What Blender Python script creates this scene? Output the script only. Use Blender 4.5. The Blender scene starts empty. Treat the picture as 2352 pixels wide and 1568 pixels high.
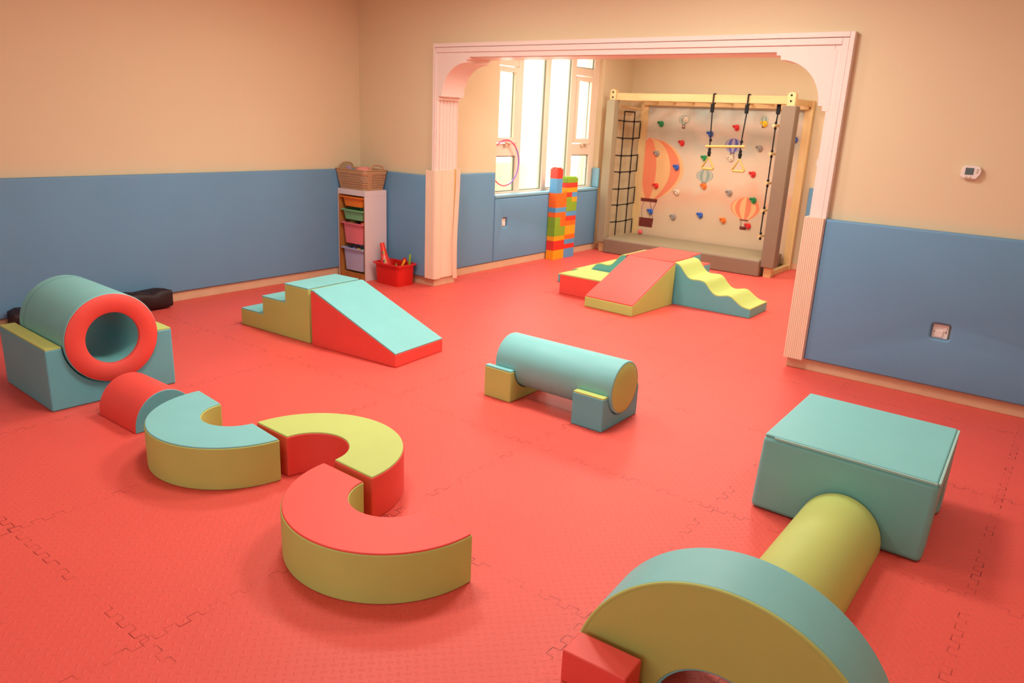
import bpy, bmesh, math, random
from mathutils import Vector, Matrix
PI = math.pi
random.seed(7)
SC = bpy.context.scene
COL = SC.collection

# ------------------------------------------------------------------ camera
cam_d = bpy.data.cameras.new('camera')
cam_d.sensor_width = 36.0
cam_d.lens = 1729.063 / 2352 * 36
cam_d.clip_start = 0.02
cam_d.dof.use_dof = True
cam_d.dof.focus_distance = 3.1
cam_d.dof.aperture_fstop = 5.6
cam = bpy.data.objects.new('camera', cam_d)
COL.objects.link(cam)
YAW, PIT, ROL = 0.6421, 0.2867, 0.0458
fw = Vector((-math.sin(YAW) * math.cos(PIT), math.cos(YAW) * math.cos(PIT), -math.sin(PIT)))
rt = Vector((math.cos(YAW), math.sin(YAW), 0))
up = rt.cross(fw)
r2 = math.cos(ROL) * rt + math.sin(ROL) * up
u2 = -math.sin(ROL) * rt + math.cos(ROL) * up
mw = Matrix((r2, u2, -fw)).transposed().to_4x4()
mw.translation = Vector((6.5201, -5.7855, 1.7412))
cam.matrix_world = mw
SC.camera = cam

# ------------------------------------------------------------------ view, world, lamps
SC.view_settings.view_transform = 'Standard'
SC.view_settings.look = 'None'
SC.view_settings.exposure = 0.0
SC.view_settings.gamma = 1.0
SC.view_settings.use_curve_mapping = False
SC.cycles.use_denoising = True
SC.cycles.max_bounces = 10
SC.cycles.diffuse_bounces = 6
SC.cycles.transparent_max_bounces = 12
SC.cycles.sample_clamp_indirect = 6.0
W = bpy.data.worlds.new('daylight')
SC.world = W
W.use_nodes = True
bg = W.node_tree.nodes['Background']
bg.inputs[0].default_value = (1.0, 0.97, 0.88, 1)
bg.inputs[1].default_value = 6.0


def area(name, loc, sx, sy, power, col, rot=(0, 0, 0), spread=PI):
    d = bpy.data.lights.new(name, 'AREA')
    d.shape = 'RECTANGLE'
    d.size, d.size_y = sx, sy
    d.energy = power
    d.color = col
    d.spread = spread
    o = bpy.data.objects.new(name, d)
    o.location = loc
    o.rotation_euler = rot
    COL.objects.link(o)
    return o


WARM = (1.0, 0.94, 0.83)
for i, (x, y, p) in enumerate([(2.3, -1.8, 48), (4.3, -1.6, 54), (3.4, -3.5, 33), (6.7, -2.3, 15), (3.6, -5.9, 3)]):
    area('ceiling_lamp', (x, y, 2.96), 0.55, 0.55, p, WARM)
for x, y, p in [(2.3, 2.2, 54), (3.9, 2.2, 54)]:
    area('ceiling_lamp', (x, y, 2.86), 0.8, 0.8, p, WARM)
area('rear_fill_light', (5.2, -7.95, 1.7), 3.6, 1.5, 42, (0.88, 1.0, 1.0), (PI / 2, 0, 0))  # added neutral fill from behind the camera, no window is built there
pt = area('window_daylight', (0.70, 2.37, 1.75), 2.3, 1.9, 1, (1, 1, 1), (0, -PI / 2, 0))
pt.data.size, pt.data.size_y = 1.9, 2.3
pt.data.cycles.is_portal = True


# ------------------------------------------------------------------ materials
def lin(c):
    return tuple((v / 12.92 if v <= 0.04045 else ((v + 0.055) / 1.055) ** 2.4) for v in c)


def rgb(r, g, b):
    return lin((r / 255, g / 255, b / 255))


def nodes_of(m):
    m.use_nodes = True
    nt = m.node_tree
    return nt, nt.nodes, nt.links, nt.nodes['Principled BSDF']


def mat(name, col, rough=0.5, spec=0.4, var=0.05, vscale=6.0, bump=0.02, bscale=260.0, metallic=0.0, coat=0.0):
    m = bpy.data.materials.new(name)
    nt, N, L, P = nodes_of(m)
    P.inputs['Roughness'].default_value = rough
    P.inputs['Specular IOR Level'].default_value = spec
    P.inputs['Metallic'].default_value = metallic
    P.inputs['Coat Weight'].default_value = coat
    tc = N.new('ShaderNodeTexCoord')
    n1 = N.new('ShaderNodeTexNoise')
    n1.inputs['Scale'].default_value = vscale
    n1.inputs['Detail'].default_value = 3
    L.new(tc.outputs['Object'], n1.inputs['Vector'])
    mix = N.new('ShaderNodeMix')
    mix.data_type = 'RGBA'
    mix.inputs[6].default_value = tuple(c * (1 - var) for c in col) + (1,)
    mix.inputs[7].default_value = tuple(min(1, c * (1 + var)) for c in col) + (1,)
    L.new(n1.outputs['Fac'], mix.inputs[0])
    L.new(mix.outputs[2], P.inputs['Base Color'])
    if bump > 0:
        n2 = N.new('ShaderNodeTexNoise')
        n2.inputs['Scale'].default_value = bscale
        n2.inputs['Detail'].default_value = 2
        L.new(tc.outputs['Object'], n2.inputs['Vector'])
        b = N.new('ShaderNodeBump')
        b.inputs['Strength'].default_value = bump
        b.inputs['Distance'].default_value = 0.01
        L.new(n2.outputs['Fac'], b.inputs['Height'])
        L.new(b.outputs['Normal'], P.inputs['Normal'])
    return m


TEAL = mat('teal_vinyl', (0.20, 0.58, 0.59), 0.5)
TEALB = mat('pale_blue_vinyl', (0.13, 0.50, 0.58), 0.5)
LIME = mat('lime_vinyl', (0.49, 0.63, 0.18), 0.55, 0.3)
RED = mat('red_vinyl', (0.82, 0.095, 0.075), 0.5)
BLUEPAD = mat('blue_wall_vinyl', (0.135, 0.32, 0.51), 0.55, vscale=2.5)
BLUELT = mat('light_blue_vinyl', (0.20, 0.42, 0.55), 0.5)
WALL = mat('cream_paint', (0.71, 0.615, 0.41), 0.75, 0.2, 0.02, 1.5, 0.05, 90)
CEIL = mat('white_ceiling_paint', (0.78, 0.74, 0.68), 0.85, 0.1, 0.02)
TRIM = mat('white_gloss_paint', (0.82, 0.72, 0.66), 0.4, 0.4, 0.02, 3, 0.0)
FOAM = mat('cream_foam', (0.82, 0.66, 0.50), 0.7, 0.2, 0.03, 4, 0.03)
TAPE = mat('yellow_foam', (0.70, 0.50, 0.18), 0.7, 0.2)
BASE = mat('tan_marble', (0.66, 0.47, 0.30), 0.35, 0.4, 0.12, 7, 0.0)
BROWN = mat('brown_vinyl', (0.225, 0.165, 0.112), 0.55, 0.35)
BROWNT = mat('olive_brown_vinyl', (0.32, 0.27, 0.17), 0.5, 0.4)
BLACK = mat('black_rope', (0.012, 0.011, 0.012), 0.7, 0.2, 0.2, 60, 0.3, 200)
BAGM = mat('black_maroon_cloth', (0.022, 0.008, 0.010), 0.55, 0.4, 0.3, 12, 0.15, 60)
WHITEP = mat('white_plastic', (0.78, 0.74, 0.68), 0.4, 0.5, 0.02, 3, 0)
LAM = mat('white_laminate', (0.72, 0.66, 0.66), 0.45, 0.4, 0.02, 3, 0)
UPVC = mat('white_window_plastic', (0.80, 0.68, 0.54), 0.35, 0.45, 0.02, 3, 0)
DARK = mat('dark_hole', (0.02, 0.018, 0.016), 0.8, 0.1, 0.1, 10, 0)
SCREEN = mat('grey_lcd', (0.055, 0.07, 0.06), 0.25, 0.5, 0.05, 20, 0)
STEEL = mat('grey_metal', (0.45, 0.42, 0.38), 0.35, 0.5, 0.05, 20, 0, 260, 0.8)
RUBBER = mat('grey_green_gasket', (0.20, 0.24, 0.20), 0.7, 0.2)
BASK = mat('tan_plastic', (0.46, 0.28, 0.14), 0.45, 0.4)
OUTW = mat('pale_yellow_render', (0.72, 0.70, 0.48), 0.9, 0.1)
HOOPP = mat('pink_plastic', (0.85, 0.06, 0.22), 0.35, 0.5)
HOOPV = mat('purple_plastic', (0.30, 0.13, 0.62), 0.35, 0.5)
PRUNG = mat('yellow_plastic_bar', (0.58, 0.43, 0.12), 0.4, 0.4)
BALLP = mat('pink_rubber', (0.75, 0.10, 0.12), 0.45, 0.4)
PL = dict(
    red=mat('red_brick_plastic', (0.80, 0.040, 0.022), 0.35, 0.5, 0.02, 3, 0),
    orange=mat('orange_brick_plastic', (0.95, 0.16, 0.012), 0.35, 0.5, 0.02, 3, 0),
    yellow=mat('yellow_brick_plastic', (0.95, 0.40, 0.012), 0.35, 0.5, 0.02, 3, 0),
    green=mat('green_brick_plastic', (0.24, 0.44, 0.025), 0.35, 0.5, 0.02, 3, 0),
    blue=mat('blue_brick_plastic', (0.10, 0.36, 0.66), 0.35, 0.5, 0.02, 3, 0))
HOLD = dict(
    red=mat('red_resin', (0.72, 0.025, 0.022), 0.5), blue=mat('blue_resin', (0.035, 0.13, 0.55), 0.5),
    green=mat('green_resin', (0.012, 0.26, 0.075), 0.5), grey=mat('grey_resin', (0.34, 0.31, 0.27), 0.6),
    cream=mat('cream_resin', (0.78, 0.66, 0.50), 0.6), yellow=mat('yellow_resin', (0.85, 0.55, 0.02), 0.5),
    orange=mat('orange_resin', (0.92, 0.20, 0.02), 0.5))
TRAY = dict(orange=mat('orange_tray_plastic', (0.85, 0.22, 0.015), 0.4, 0.4), green=mat('green_tray_plastic', (0.20, 0.50, 0.22), 0.4, 0.4),
            pink=mat('pink_tray_plastic', (0.80, 0.20, 0.22), 0.4, 0.4), lilac=mat('lilac_tray_plastic', (0.45, 0.45, 0.62), 0.4, 0.4),
            red=mat('red_tub_plastic', (0.66, 0.016, 0.012), 0.38, 0.45))


def wood(name, c1, c2, axis='Z', rough=0.5):
    m = bpy.data.materials.new(name)
    nt, N, L, P = nodes_of(m)
    P.inputs['Roughness'].default_value = rough
    tc = N.new('ShaderNodeTexCoord')
    mp = N.new('ShaderNodeMapping')
    s = [22, 22, 22]
    s['XYZ'.index(axis)] = 1.6
    mp.inputs['Scale'].default_value = s
    L.new(tc.outputs['Object'], mp.inputs['Vector'])
    n = N.new('ShaderNodeTexNoise')
    n.inputs['Scale'].default_value = 1.0
    n.inputs['Detail'].default_value = 4
    n.inputs['Distortion'].default_value = 0.8
    L.new(mp.outputs['Vector'], n.inputs['Vector'])
    r = N.new('ShaderNodeValToRGB')
    r.color_ramp.elements[0].color = c1 + (1,)
    r.color_ramp.elements[1].color = c2 + (1,)
    r.color_ramp.elements[0].position = 0.3
    r.color_ramp.elements[1].position = 0.7
    L.new(n.outputs['Fac'], r.inputs['Fac'])
    L.new(r.outputs['Color'], P.inputs['Base Color'])
    return m


PINE = wood('pale_pine', (0.64, 0.46, 0.20), (0.72, 0.53, 0.26), 'Z')
PINEX = wood('pale_pine_beam', (0.59, 0.395, 0.16), (0.67, 0.46, 0.21), 'X')
SHELFW = wood('orange_pine', (0.36, 0.13, 0.025), (0.50, 0.21, 0.05), 'Z')


def glass_mat():
    m = bpy.data.materials.new('window_glass')
    nt, N, L, P = nodes_of(m)
    N.remove(P)
    tr = N.new('ShaderNodeBsdfTransparent')
    tr.inputs[0].default_value = (0.97, 0.98, 0.95, 1)
    gl = N.new('ShaderNodeBsdfGlossy')
    gl.inputs['Roughness'].default_value = 0.02
    mx = N.new('ShaderNodeMixShader')
    mx.inputs[0].default_value = 0.05
    L.new(tr.outputs[0], mx.inputs[1])
    L.new(gl.outputs[0], mx.inputs[2])
    L.new(mx.outputs[0], N['Material Output'].inputs[0])
    return m


GLASS = glass_mat()


def floor_mat():
    """red EVA foam puzzle tiles: raised pellets and interlocking seams"""
    m = bpy.data.materials.new('red_foam_tiles')
    nt, N, L, P = nodes_of(m)
    P.inputs['Roughness'].default_value = 0.48
    P.inputs['Specular IOR Level'].default_value = 0.35
    tc = N.new('ShaderNodeTexCoord')
    sep = N.new('ShaderNodeSeparateXYZ')
    L.new(tc.outputs['Object'], sep.inputs[0])

    def mth(op, a, b=None, c=None):
        n = N.new('ShaderNodeMath')
        n.operation = op
        for i, v in enumerate((a, b, c)):
            if v is None:
                continue
            if isinstance(v, (int, float)):
                n.inputs[i].default_value = v
            else:
                L.new(v, n.inputs[i])
        return n.outputs[0]
    X, Y = sep.outputs[0], sep.outputs[1]
    # pellets on a 45 degree lattice
    s = 0.030
    u = mth('MULTIPLY', mth('ADD', X, Y), 0.7071 / s)
    v = mth('MULTIPLY', mth('SUBTRACT', Y, X), 0.7071 / s)
    fu = mth('SUBTRACT', mth('FRACT', u), 0.5)
    fv = mth('SUBTRACT', mth('FRACT', v), 0.5)
    chk = mth('MODULO', mth('ABSOLUTE', mth('ADD', mth('FLOOR', u), mth('FLOOR', v))), 2)

    def ell(a, b):
        d = mth('ADD', mth('POWER', mth('MULTIPLY', mth('ABSOLUTE', a), 2.3), 2), mth('POWER', mth('MULTIPLY', mth('ABSOLUTE', b), 6.2), 2))
        return mth('MAXIMUM', mth('SUBTRACT', 1, d), 0)
    e1, e2 = ell(fu, fv), ell(fv, fu)
    pel = mth('ADD', mth('MULTIPLY', e1, chk), mth('MULTIPLY', e2, mth('SUBTRACT', 1, chk)))
    # puzzle seams
    PER, AMP, HW = 0.085, 0.015, 0.0019

    def seam(a, b, a0, T):
        sq = mth('SIGN', mth('SINE', mth('MULTIPLY', b, 2 * PI / PER)))
        k = mth('SUBTRACT', mth('FRACT', mth('ADD', mth('DIVIDE', mth('SUBTRACT', a, a0), T), 0.5)), 0.5)
        d = mth('MULTIPLY', k, T)
        lng = mth('LESS_THAN', mth('ABSOLUTE', mth('SUBTRACT', d, mth('MULTIPLY', sq, AMP))), HW)
        cr = mth('MULTIPLY', mth('LESS_THAN', mth('ABSOLUTE', mth('SINE', mth('MULTIPLY', b, 2 * PI / PER))), 0.18),
                 mth('LESS_THAN', mth('ABSOLUTE', d), AMP))
        return mth('MAXIMUM', lng, mth('MULTIPLY', cr, 0.6))
    sm = mth('MAXIMUM', seam(X, Y, 4.29, 1.08), seam(Y, X, -2.59, 1.10))
    ns = N.new('ShaderNodeTexNoise')
    ns.inputs['Scale'].default_value = 7.0
    ns.inputs['Detail'].default_value = 2
    L.new(tc.outputs['Object'], ns.inputs['Vector'])
    mask = N.new('ShaderNodeMapRange')
    mask.inputs['From Min'].default_value = 0.41
    mask.inputs['From Max'].default_value = 0.60
    L.new(ns.outputs['Fac'], mask.inputs['Value'])
    smv = mth('MULTIPLY', sm, mask.outputs[0])
    n1 = N.new('ShaderNodeTexNoise')
    n1.inputs['Scale'].default_value = 1.2
    n1.inputs['Detail'].default_value = 4
    L.new(tc.outputs['Object'], n1.inputs['Vector'])
    mixa = N.new('ShaderNodeMix')
    mixa.data_type = 'RGBA'
    mixa.inputs[6].default_value = (0.72, 0.100, 0.077, 1)
    mixa.inputs[7].default_value = (0.79, 0.116, 0.089, 1)
    L.new(n1.outputs['Fac'], mixa.inputs[0])
    mixb = N.new('ShaderNodeMix')
    mixb.data_type = 'RGBA'
    mixb.inputs[7].default_value = (0.27, 0.020, 0.018, 1)
    L.new(mixa.outputs[2], mixb.inputs[6])
    L.new(smv, mixb.inputs[0])
    L.new(mixb.outputs[2], P.inputs['Base Color'])
    h = mth('SUBTRACT', mth('POWER', pel, 0.5), mth('MULTIPLY', sm, 1.2))
    b = N.new('ShaderNodeBump')
    b.inputs['Strength'].default_value = 0.6
    b.inputs['Distance'].default_value = 0.002
    L.new(h, b.inputs['Height'])
    L.new(b.outputs['Normal'], P.inputs['Normal'])
    return m


def mural_mat():
    """printed sky: grey-green at the top fading to peach, with soft cloud edges"""
    m = bpy.data.materials.new('printed_sky_board')
    nt, N, L, P = nodes_of(m)
    P.inputs['Roughness'].default_value = 0.6
    tc = N.new('ShaderNodeTexCoord')
    sep = N.new('ShaderNodeSeparateXYZ')
    L.new(tc.outputs['Object'], sep.inputs[0])
    n = N.new('ShaderNodeTexNoise')
    n.inputs['Scale'].default_value = 2.2
    n.inputs['Detail'].default_value = 5
    L.new(tc.outputs['Object'], n.inputs['Vector'])
    a = N.new('ShaderNodeMath')
    a.operation = 'MULTIPLY_ADD'
    L.new(n.outputs['Fac'], a.inputs[0])
    a.inputs[1].default_value = 0.9
    L.new(sep.outputs[2], a.inputs[2])
    r = N.new('ShaderNodeValToRGB')
    mp = N.new('ShaderNodeMapRange')
    mp.inputs['From Min'].default_value = 0.4
    mp.inputs['From Max'].default_value = 2.5
    L.new(a.outputs[0], mp.inputs['Value'])
    L.new(mp.outputs[0], r.inputs['Fac'])
    el = r.color_ramp.elements
    el[0].position, el[0].color = 0.0, (0.62, 0.48, 0.33, 1)
    el[1].position, el[1].color = 1.0, (0.40, 0.46, 0.40, 1)
    for p, c in ((0.30, (0.66, 0.50, 0.34)), (0.42, (0.72, 0.44, 0.29)), (0.50, (0.70, 0.56, 0.40)), (0.70, (0.64, 0.54, 0.40)), (0.78, (0.50, 0.50, 0.40)), (0.86, (0.62, 0.54, 0.42))):
        e = el.new(p)
        e.color = c + (1,)
    L.new(r.outputs['Color'], P.inputs['Base Color'])
    return m


# ------------------------------------------------------------------ mesh helpers
def tag(o, label=None, cat=None, group=None, kind=None):
    if label:
        o['label'] = label
    if cat:
        o['category'] = cat
    if group:
        o['group'] = group
    if kind:
        o['kind'] = kind
    return o


def thing(name, label, cat, loc, yaw=0.0, group=None):
    o = bpy.data.objects.new(name, None)
    o.empty_display_size = 0.1
    o.location = loc
    o.rotation_euler = (0, 0, yaw)
    COL.objects.link(o)
    o['origin'] = list(loc)
    return tag(o, label, cat, group)


def root_of(o):
    while o.parent:
        o = o.parent
    return o


def obj(name, bm, mats, parent=None, bevel=0.0, seg=3, smooth=38, local=False, solid=0.0, label=None, kind=None):
    """link bm as one mesh object; bm is in world metres unless local"""
    if parent and not local:
        r = root_of(parent)
        org = Vector(r['origin']) if 'origin' in r else Vector((0, 0, 0))
        bmesh.ops.translate(bm, vec=-org, verts=bm.verts)
    bmesh.ops.recalc_face_normals(bm, faces=bm.faces)
    me = bpy.data.meshes.new(name)
    bm.to_mesh(me)
    bm.free()
    if not isinstance(mats, (list, tuple)):
        mats = [mats]
    for m in mats:
        me.materials.append(m)
    if smooth:
        for p in me.polygons:
            p.use_smooth = True
        me.set_sharp_from_angle(angle=math.radians(smooth))
    o = bpy.data.objects.new(name, me)
    COL.objects.link(o)
    if parent:
        o.parent = parent
    if solid:
        s = o.modifiers.new('solid', 'SOLIDIFY')
        s.thickness = solid
        s.offset = 0
    if bevel:
        b = o.modifiers.new('round', 'BEVEL')
        b.width = bevel
        b.segments = seg
        b.limit_method = 'ANGLE'
        b.angle_limit = math.radians(35)
        b.harden_normals = bool(smooth)
    if label:
        o['label'] = label
    if kind:
        o['kind'] = kind
    return o


def single(name, bm, mats, label, cat, group=None, **k):
    return tag(obj(name, bm, mats, **k), label, cat, group)


def struct(name, bm, mats, parent=None, **k):
    o = obj(name, bm, mats, parent, **k)
    if not parent:
        o['kind'] = 'structure'
    return o


def join(*bms):
    out = bmesh.new()
    for b in bms:
        me = bpy.data.meshes.new('tmp')
        b.to_mesh(me)
        b.free()
        out.from_mesh(me)
        bpy.data.meshes.remove(me)
    return out


def box(x0, x1, y0, y1, z0, z1, mi=0):
    bm = bmesh.new()
    vs = [bm.verts.new((x, y, z)) for x in (x0, x1) for y in (y0, y1) for z in (z0, z1)]
    for f in ((0, 1, 3, 2), (4, 6, 7, 5), (0, 4, 5, 1), (2, 3, 7, 6), (0, 2, 6, 4), (1, 5, 7, 3)):
        bm.faces.new([vs[i] for i in f]).material_index = mi
    return bm


def P3(plane, a, b, d):
    return {'xy': (a, b, d), 'xz': (a, d, b), 'yz': (d, a, b)}[plane]


def prism(pts, d0, d1, plane='xy', mi=0):
    """extrude a 2-D outline between d0 and d1 along the axis missing from plane"""
    bm = bmesh.new()
    lo = [bm.verts.new(P3(plane, a, b, d0)) for a, b in pts]
    hi = [bm.verts.new(P3(plane, a, b, d1)) for a, b in pts]
    n = len(pts)
    for i in range(n):
        bm.faces.new((lo[i], lo[(i + 1) % n], hi[(i + 1) % n], hi[i])).material_index = mi
    f0 = bm.faces.new(lo)
    f1 = bm.faces.new(hi)
    f0.material_index = f1.material_index = mi
    return bm


def strip(top, t, d0, d1, plane):
    """a cover of thickness t lying on a polyline, extruded across"""
    off = []
    for i, p in enumerate(top):
        a = top[max(i - 1, 0)]
        b = top[min(i + 1, len(top) - 1)]
        if 0 < i < len(top) - 1:
            n1 = Vector((-(p[1] - a[1]), p[0] - a[0])).normalized()
            n2 = Vector((-(b[1] - p[1]), b[0] - p[0])).normalized()
            n = (n1 + n2)
            n = n / max(0.3, n.dot(n1))
        else:
            n = Vector((-(b[1] - a[1]), b[0] - a[0])).normalized()
        off.append((p[0] - n[0] * t, p[1] - n[1] * t))
    return quadprism(top, off, d0, d1, plane)


def quadprism(A, B, d0, d1, plane):
    bm = bmesh.new()
    R = [[bm.verts.new(P3(plane, a, b, d)) for a, b in S] for d in (d0, d1) for S in (A, B)]
    n = len(A)
    for i in range(n - 1):
        for q, w in ((0, 1), (2, 3), (0, 2), (1, 3)):
            bm.faces.new((R[q][i], R[q][i + 1], R[w][i + 1], R[w][i]))
    for i in (0, n - 1):
        bm.faces.new((R[0][i], R[1][i], R[3][i], R[2][i]))
    return bm


def loft(rings, cap0=True, cap1=True):
    bm = bmesh.new()
    V = [[bm.verts.new(p) for p in r] for r in rings]
    n = len(V[0])
    for a, b in zip(V, V[1:]):
        for i in range(n):
            bm.faces.new((a[i], a[(i + 1) % n], b[(i + 1) % n], b[i]))
    if cap0:
        bm.faces.new(V[0])
    if cap1:
        bm.faces.new(V[-1])
    return bm


def rrect(cx, cy, hx, hy, r, z, n=5):
    out = []
    for sx, sy, a0 in ((1, 1, 0), (-1, 1, 90), (-1, -1, 180), (1, -1, 270)):
        for k in range(n + 1):
            a = math.radians(a0 + 90 * k / n)
            out.append((cx + sx * (hx - r) + r * math.cos(a), cy + sy * (hy - r) + r * math.sin(a), z))
    return out


def lathe(prof, axis, c, n=64, closed=False, arc=2 * PI):
    """prof: list of (radius, along); axis 'x','y','z'; c: centre point"""
    bm = bmesh.new()
    V = []
    for k in range(n):
        t = arc * k / n
        row = []
        for r, s in prof:
            a, b = r * math.cos(t), r * math.sin(t)
            p = {'x': (s, a, b), 'y': (a, s, b), 'z': (a, b, s)}[axis]
            row.append(bm.verts.new((p[0] + c[0], p[1] + c[1], p[2] + c[2])))
        V.append(row)
    m = len(prof)
    for k in range(n):
        A, B = V[k], V[(k + 1) % n]
        for i in range(m if closed else m - 1):
            j = (i + 1) % m
            bm.faces.new((A[i], A[j], B[j], B[i]))
    bmesh.ops.remove_doubles(bm, verts=bm.verts, dist=1e-6)
    return bm


def tube(pts, r, n=8, closed=False):
    pts = [Vector(p) for p in pts]
    bm = bmesh.new()
    rings = []
    m = len(pts)
    nrm = None
    for i, p in enumerate(pts):
        a = pts[(i - 1) % m] if (closed or i > 0) else p
        b = pts[(i + 1) % m] if (closed or i < m - 1) else p
        t = (b - a).normalized()
        if nrm is None:
            nrm = t.orthogonal().normalized()
        nrm = (nrm - t * nrm.dot(t)).normalized()
        bn = t.cross(nrm)
        rr = r[i] if isinstance(r, (list, tuple)) else r
        rings.append([bm.verts.new(p + rr * (math.cos(2 * PI * k / n) * nrm + math.sin(2 * PI * k / n) * bn)) for k in range(n)])
    for i in range(m if closed else m - 1):
        A, B = rings[i], rings[(i + 1) % m]
        for k in range(n):
            bm.faces.new((A[k], A[(k + 1) % n], B[(k + 1) % n], B[k]))
    if not closed:
        bm.faces.new(rings[0])
        bm.faces.new(rings[-1])
    return bm


def ball(c, r, sx=1, sy=1, sz=1, u=24, v=14):
    bm = bmesh.new()
    bmesh.ops.create_uvsphere(bm, u_segments=u, v_segments=v, radius=r)
    bmesh.ops.scale(bm, vec=(sx, sy, sz), verts=bm.verts)
    bmesh.ops.translate(bm, vec=c, verts=bm.verts)
    return bm


def arc_pts(cx, cy, r, a0, a1, n):
    return [(cx + r * math.cos(math.radians(a0 + (a1 - a0) * i / n)), cy + r * math.sin(math.radians(a0 + (a1 - a0) * i / n))) for i in range(n + 1)]


def plate_curve(outer, holes, depth, bevel, plane, d0):
    """flat plate with rounded holes: filled 2-D curve, extruded and bevelled, turned into a mesh"""
    cu = bpy.data.curves.new('plate', 'CURVE')
    cu.dimensions = '2D'
    cu.fill_mode = 'BOTH'
    cu.extrude = depth / 2 - bevel
    cu.bevel_depth = bevel
    cu.bevel_resolution = 3
    cu.offset = -bevel
    for loop in [outer] + holes:
        sp = cu.splines.new('POLY')
        sp.points.add(len(loop) - 1)
        for p, (a, b) in zip(sp.points, loop):
            p.co = (a, b, 0, 1)
        sp.use_cyclic_u = True
    o = bpy.data.objects.new('plate', cu)
    COL.objects.link(o)
    dg = bpy.context.evaluated_depsgraph_get()
    me = bpy.data.meshes.new_from_object(o.evaluated_get(dg))
    bm = bmesh.new()
    bm.from_mesh(me)
    bpy.data.objects.remove(o)
    bpy.data.curves.remove(cu)
    bpy.data.meshes.remove(me)
    for v in bm.verts:
        a, b, z = v.co
        v.co = P3(plane, a, b, d0 + depth / 2 + z)
    bmesh.ops.remove_doubles(bm, verts=bm.verts, dist=1e-5)
    for f in bm.faces:
        f.material_index = 0
    return bm


def rrect2(cx, cy, hx, hy, r, n=5):
    return [(p[0], p[1]) for p in rrect(cx, cy, hx, hy, r, 0, n)]


# ================================================================== THE ROOM
HC1, HC2 = 3.0, 2.9
struct('floor', box(-0.4, 8.6, -8.2, 4.5, -0.05, 0.0), floor_mat(), smooth=0)
struct('ceiling', join(box(-0.2, 8.6, -8.2, 0.0, HC1, HC1 + 0.1), box(0.6, 5.4, 0.3, 4.5, HC2, HC2 + 0.1)), CEIL, smooth=0)
struct('wall_left', box(-0.22, -0.02, -8.2, 0.3, 0, HC1), WALL, smooth=0)
struct('wall_right', box(8.4, 8.6, -8.2, 0.3, 0, HC1), WALL, smooth=0)
struct('wall_front', box(-0.2, 8.6, -8.2, -8.0, 0, HC1), WALL, smooth=0)
# back wall with the wide opening
XL, XR, ZT = 1.118, 4.905, 2.30
struct('wall_back', join(box(-0.2, XL, 0, 0.3, 0, HC1), box(XR, 8.6, 0, 0.3, 0, HC1), box(XL, XR, 0, 0.3, ZT, HC1)), WALL, smooth=0)
# second room
WY0, WY1, WZ0, WZ1 = 1.262, 3.55, 0.85, 2.70
struct('wall_window', join(box(0.62, 0.90, 0.3, WY0, 0, HC2), box(0.62, 0.90, WY1, 4.5, 0, HC2),
                           box(0.62, 0.90, WY0, WY1, 0, WZ0 - 0.03), box(0.62, 0.90, WY0, WY1, WZ1, HC2)), WALL, smooth=0)
struct('wall_far', box(0.62, 5.4, 4.35, 4.55, 0, HC2), WALL, smooth=0)
struct('wall_side', box(5.2, 5.4, 0.3, 4.5, 0, HC2), WALL, smooth=0)
# skirting
struct('baseboard_left', box(-0.02, 0.02, -8.0, -0.02, 0, 0.085), BASE, bevel=0.004)
struct('baseboard_back', prism([(0.02, -0.025), (XL + 0.024, -0.025), (XL + 0.024, 0.3), (XL, 0.3), (XL, 0), (0.02, 0)], 0, 0.086, 'xy'), BASE, bevel=0.004)
struct('baseboard_right', prism([(8.4, -0.025), (XR - 0.024, -0.025), (XR - 0.024, 0.3), (XR, 0.3), (XR, 0), (8.4, 0)], 0, 0.086, 'xy'), BASE, bevel=0.004)
struct('baseboard_window', box(0.90, 0.937, 0.3, 4.35, 0, 0.085), BASE, bevel=0.004)
struct('baseboard_far', box(0.937, 5.2, 4.315, 4.35, 0, 0.085), BASE, bevel=0.004)


# casing of the opening: three stepped bands, corner brackets, fluted jambs
def band(x0, x1, z1, w_l, w_r, w_t, y):
    return join(box(x0, x0 + w_l, y, 0, 0.086, z1), box(x1 - w_r, x1, y, 0, 0.086, z1), box(x0 + w_l, x1 - w_r, y, 0, z1 - w_t, z1))


cas = join(band(1.118, 5.010, 2.412, 0.040, 0.125, 0.125, -0.030),
           band(1.116, 5.012, 2.414, 0.014, 0.033, 0.036, -0.058),
           band(1.132, 4.976, 2.376, 0.012, 0.045, 0.045, -0.046))
struct('trim_1', cas, TRIM, bevel=0.004, seg=2)
BX, BZ, BR = 4.516, 1.925, 0.31


def bracket(sign):
    pts = [(4.905, 2.30), (4.483, 2.30), (4.483, 2.266), (4.514, 2.264), (4.516, 2.235)]
    pts += arc_pts(BX, BZ, BR, 90, 0, 18)[1:]
    pts += [(4.857, 1.925), (4.857, 1.893), (4.887, 1.889), (4.905, 1.889)]
    if sign < 0:
        pts = [(2 * 3.03 - x - (0.035 if x > 4.84 else 0.02), z) for x, z in pts]
    return prism(pts, -0.032, 0.30, 'xz')


struct('trim_2', bracket(1), TRIM, bevel=0.003, seg=2)
struct('trim_3', bracket(-1), TRIM, bevel=0.003, seg=2)
struct('trim_4', box(XL, XR, 0.0, 0.30, 2.283, 2.30), TRIM)


def flutes(x, sgn):
    """fluted jamb face: outline in xy"""
    pts = [(x, -0.028)]
    n = 6
    for i in range(n):
        y0 = -0.01 + i * 0.05
        pts += [(x + sgn * 0.022, y0), (x + sgn * 0.022, y0 + 0.036), (x + sgn * 0.012, y0 + 0.040), (x + sgn * 0.012, y0 + 0.046)]
    pts += [(x + sgn * 0.022, 0.30), (x, 0.30)]
    return prism(pts, 0.085, 1.89, 'xy')


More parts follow.
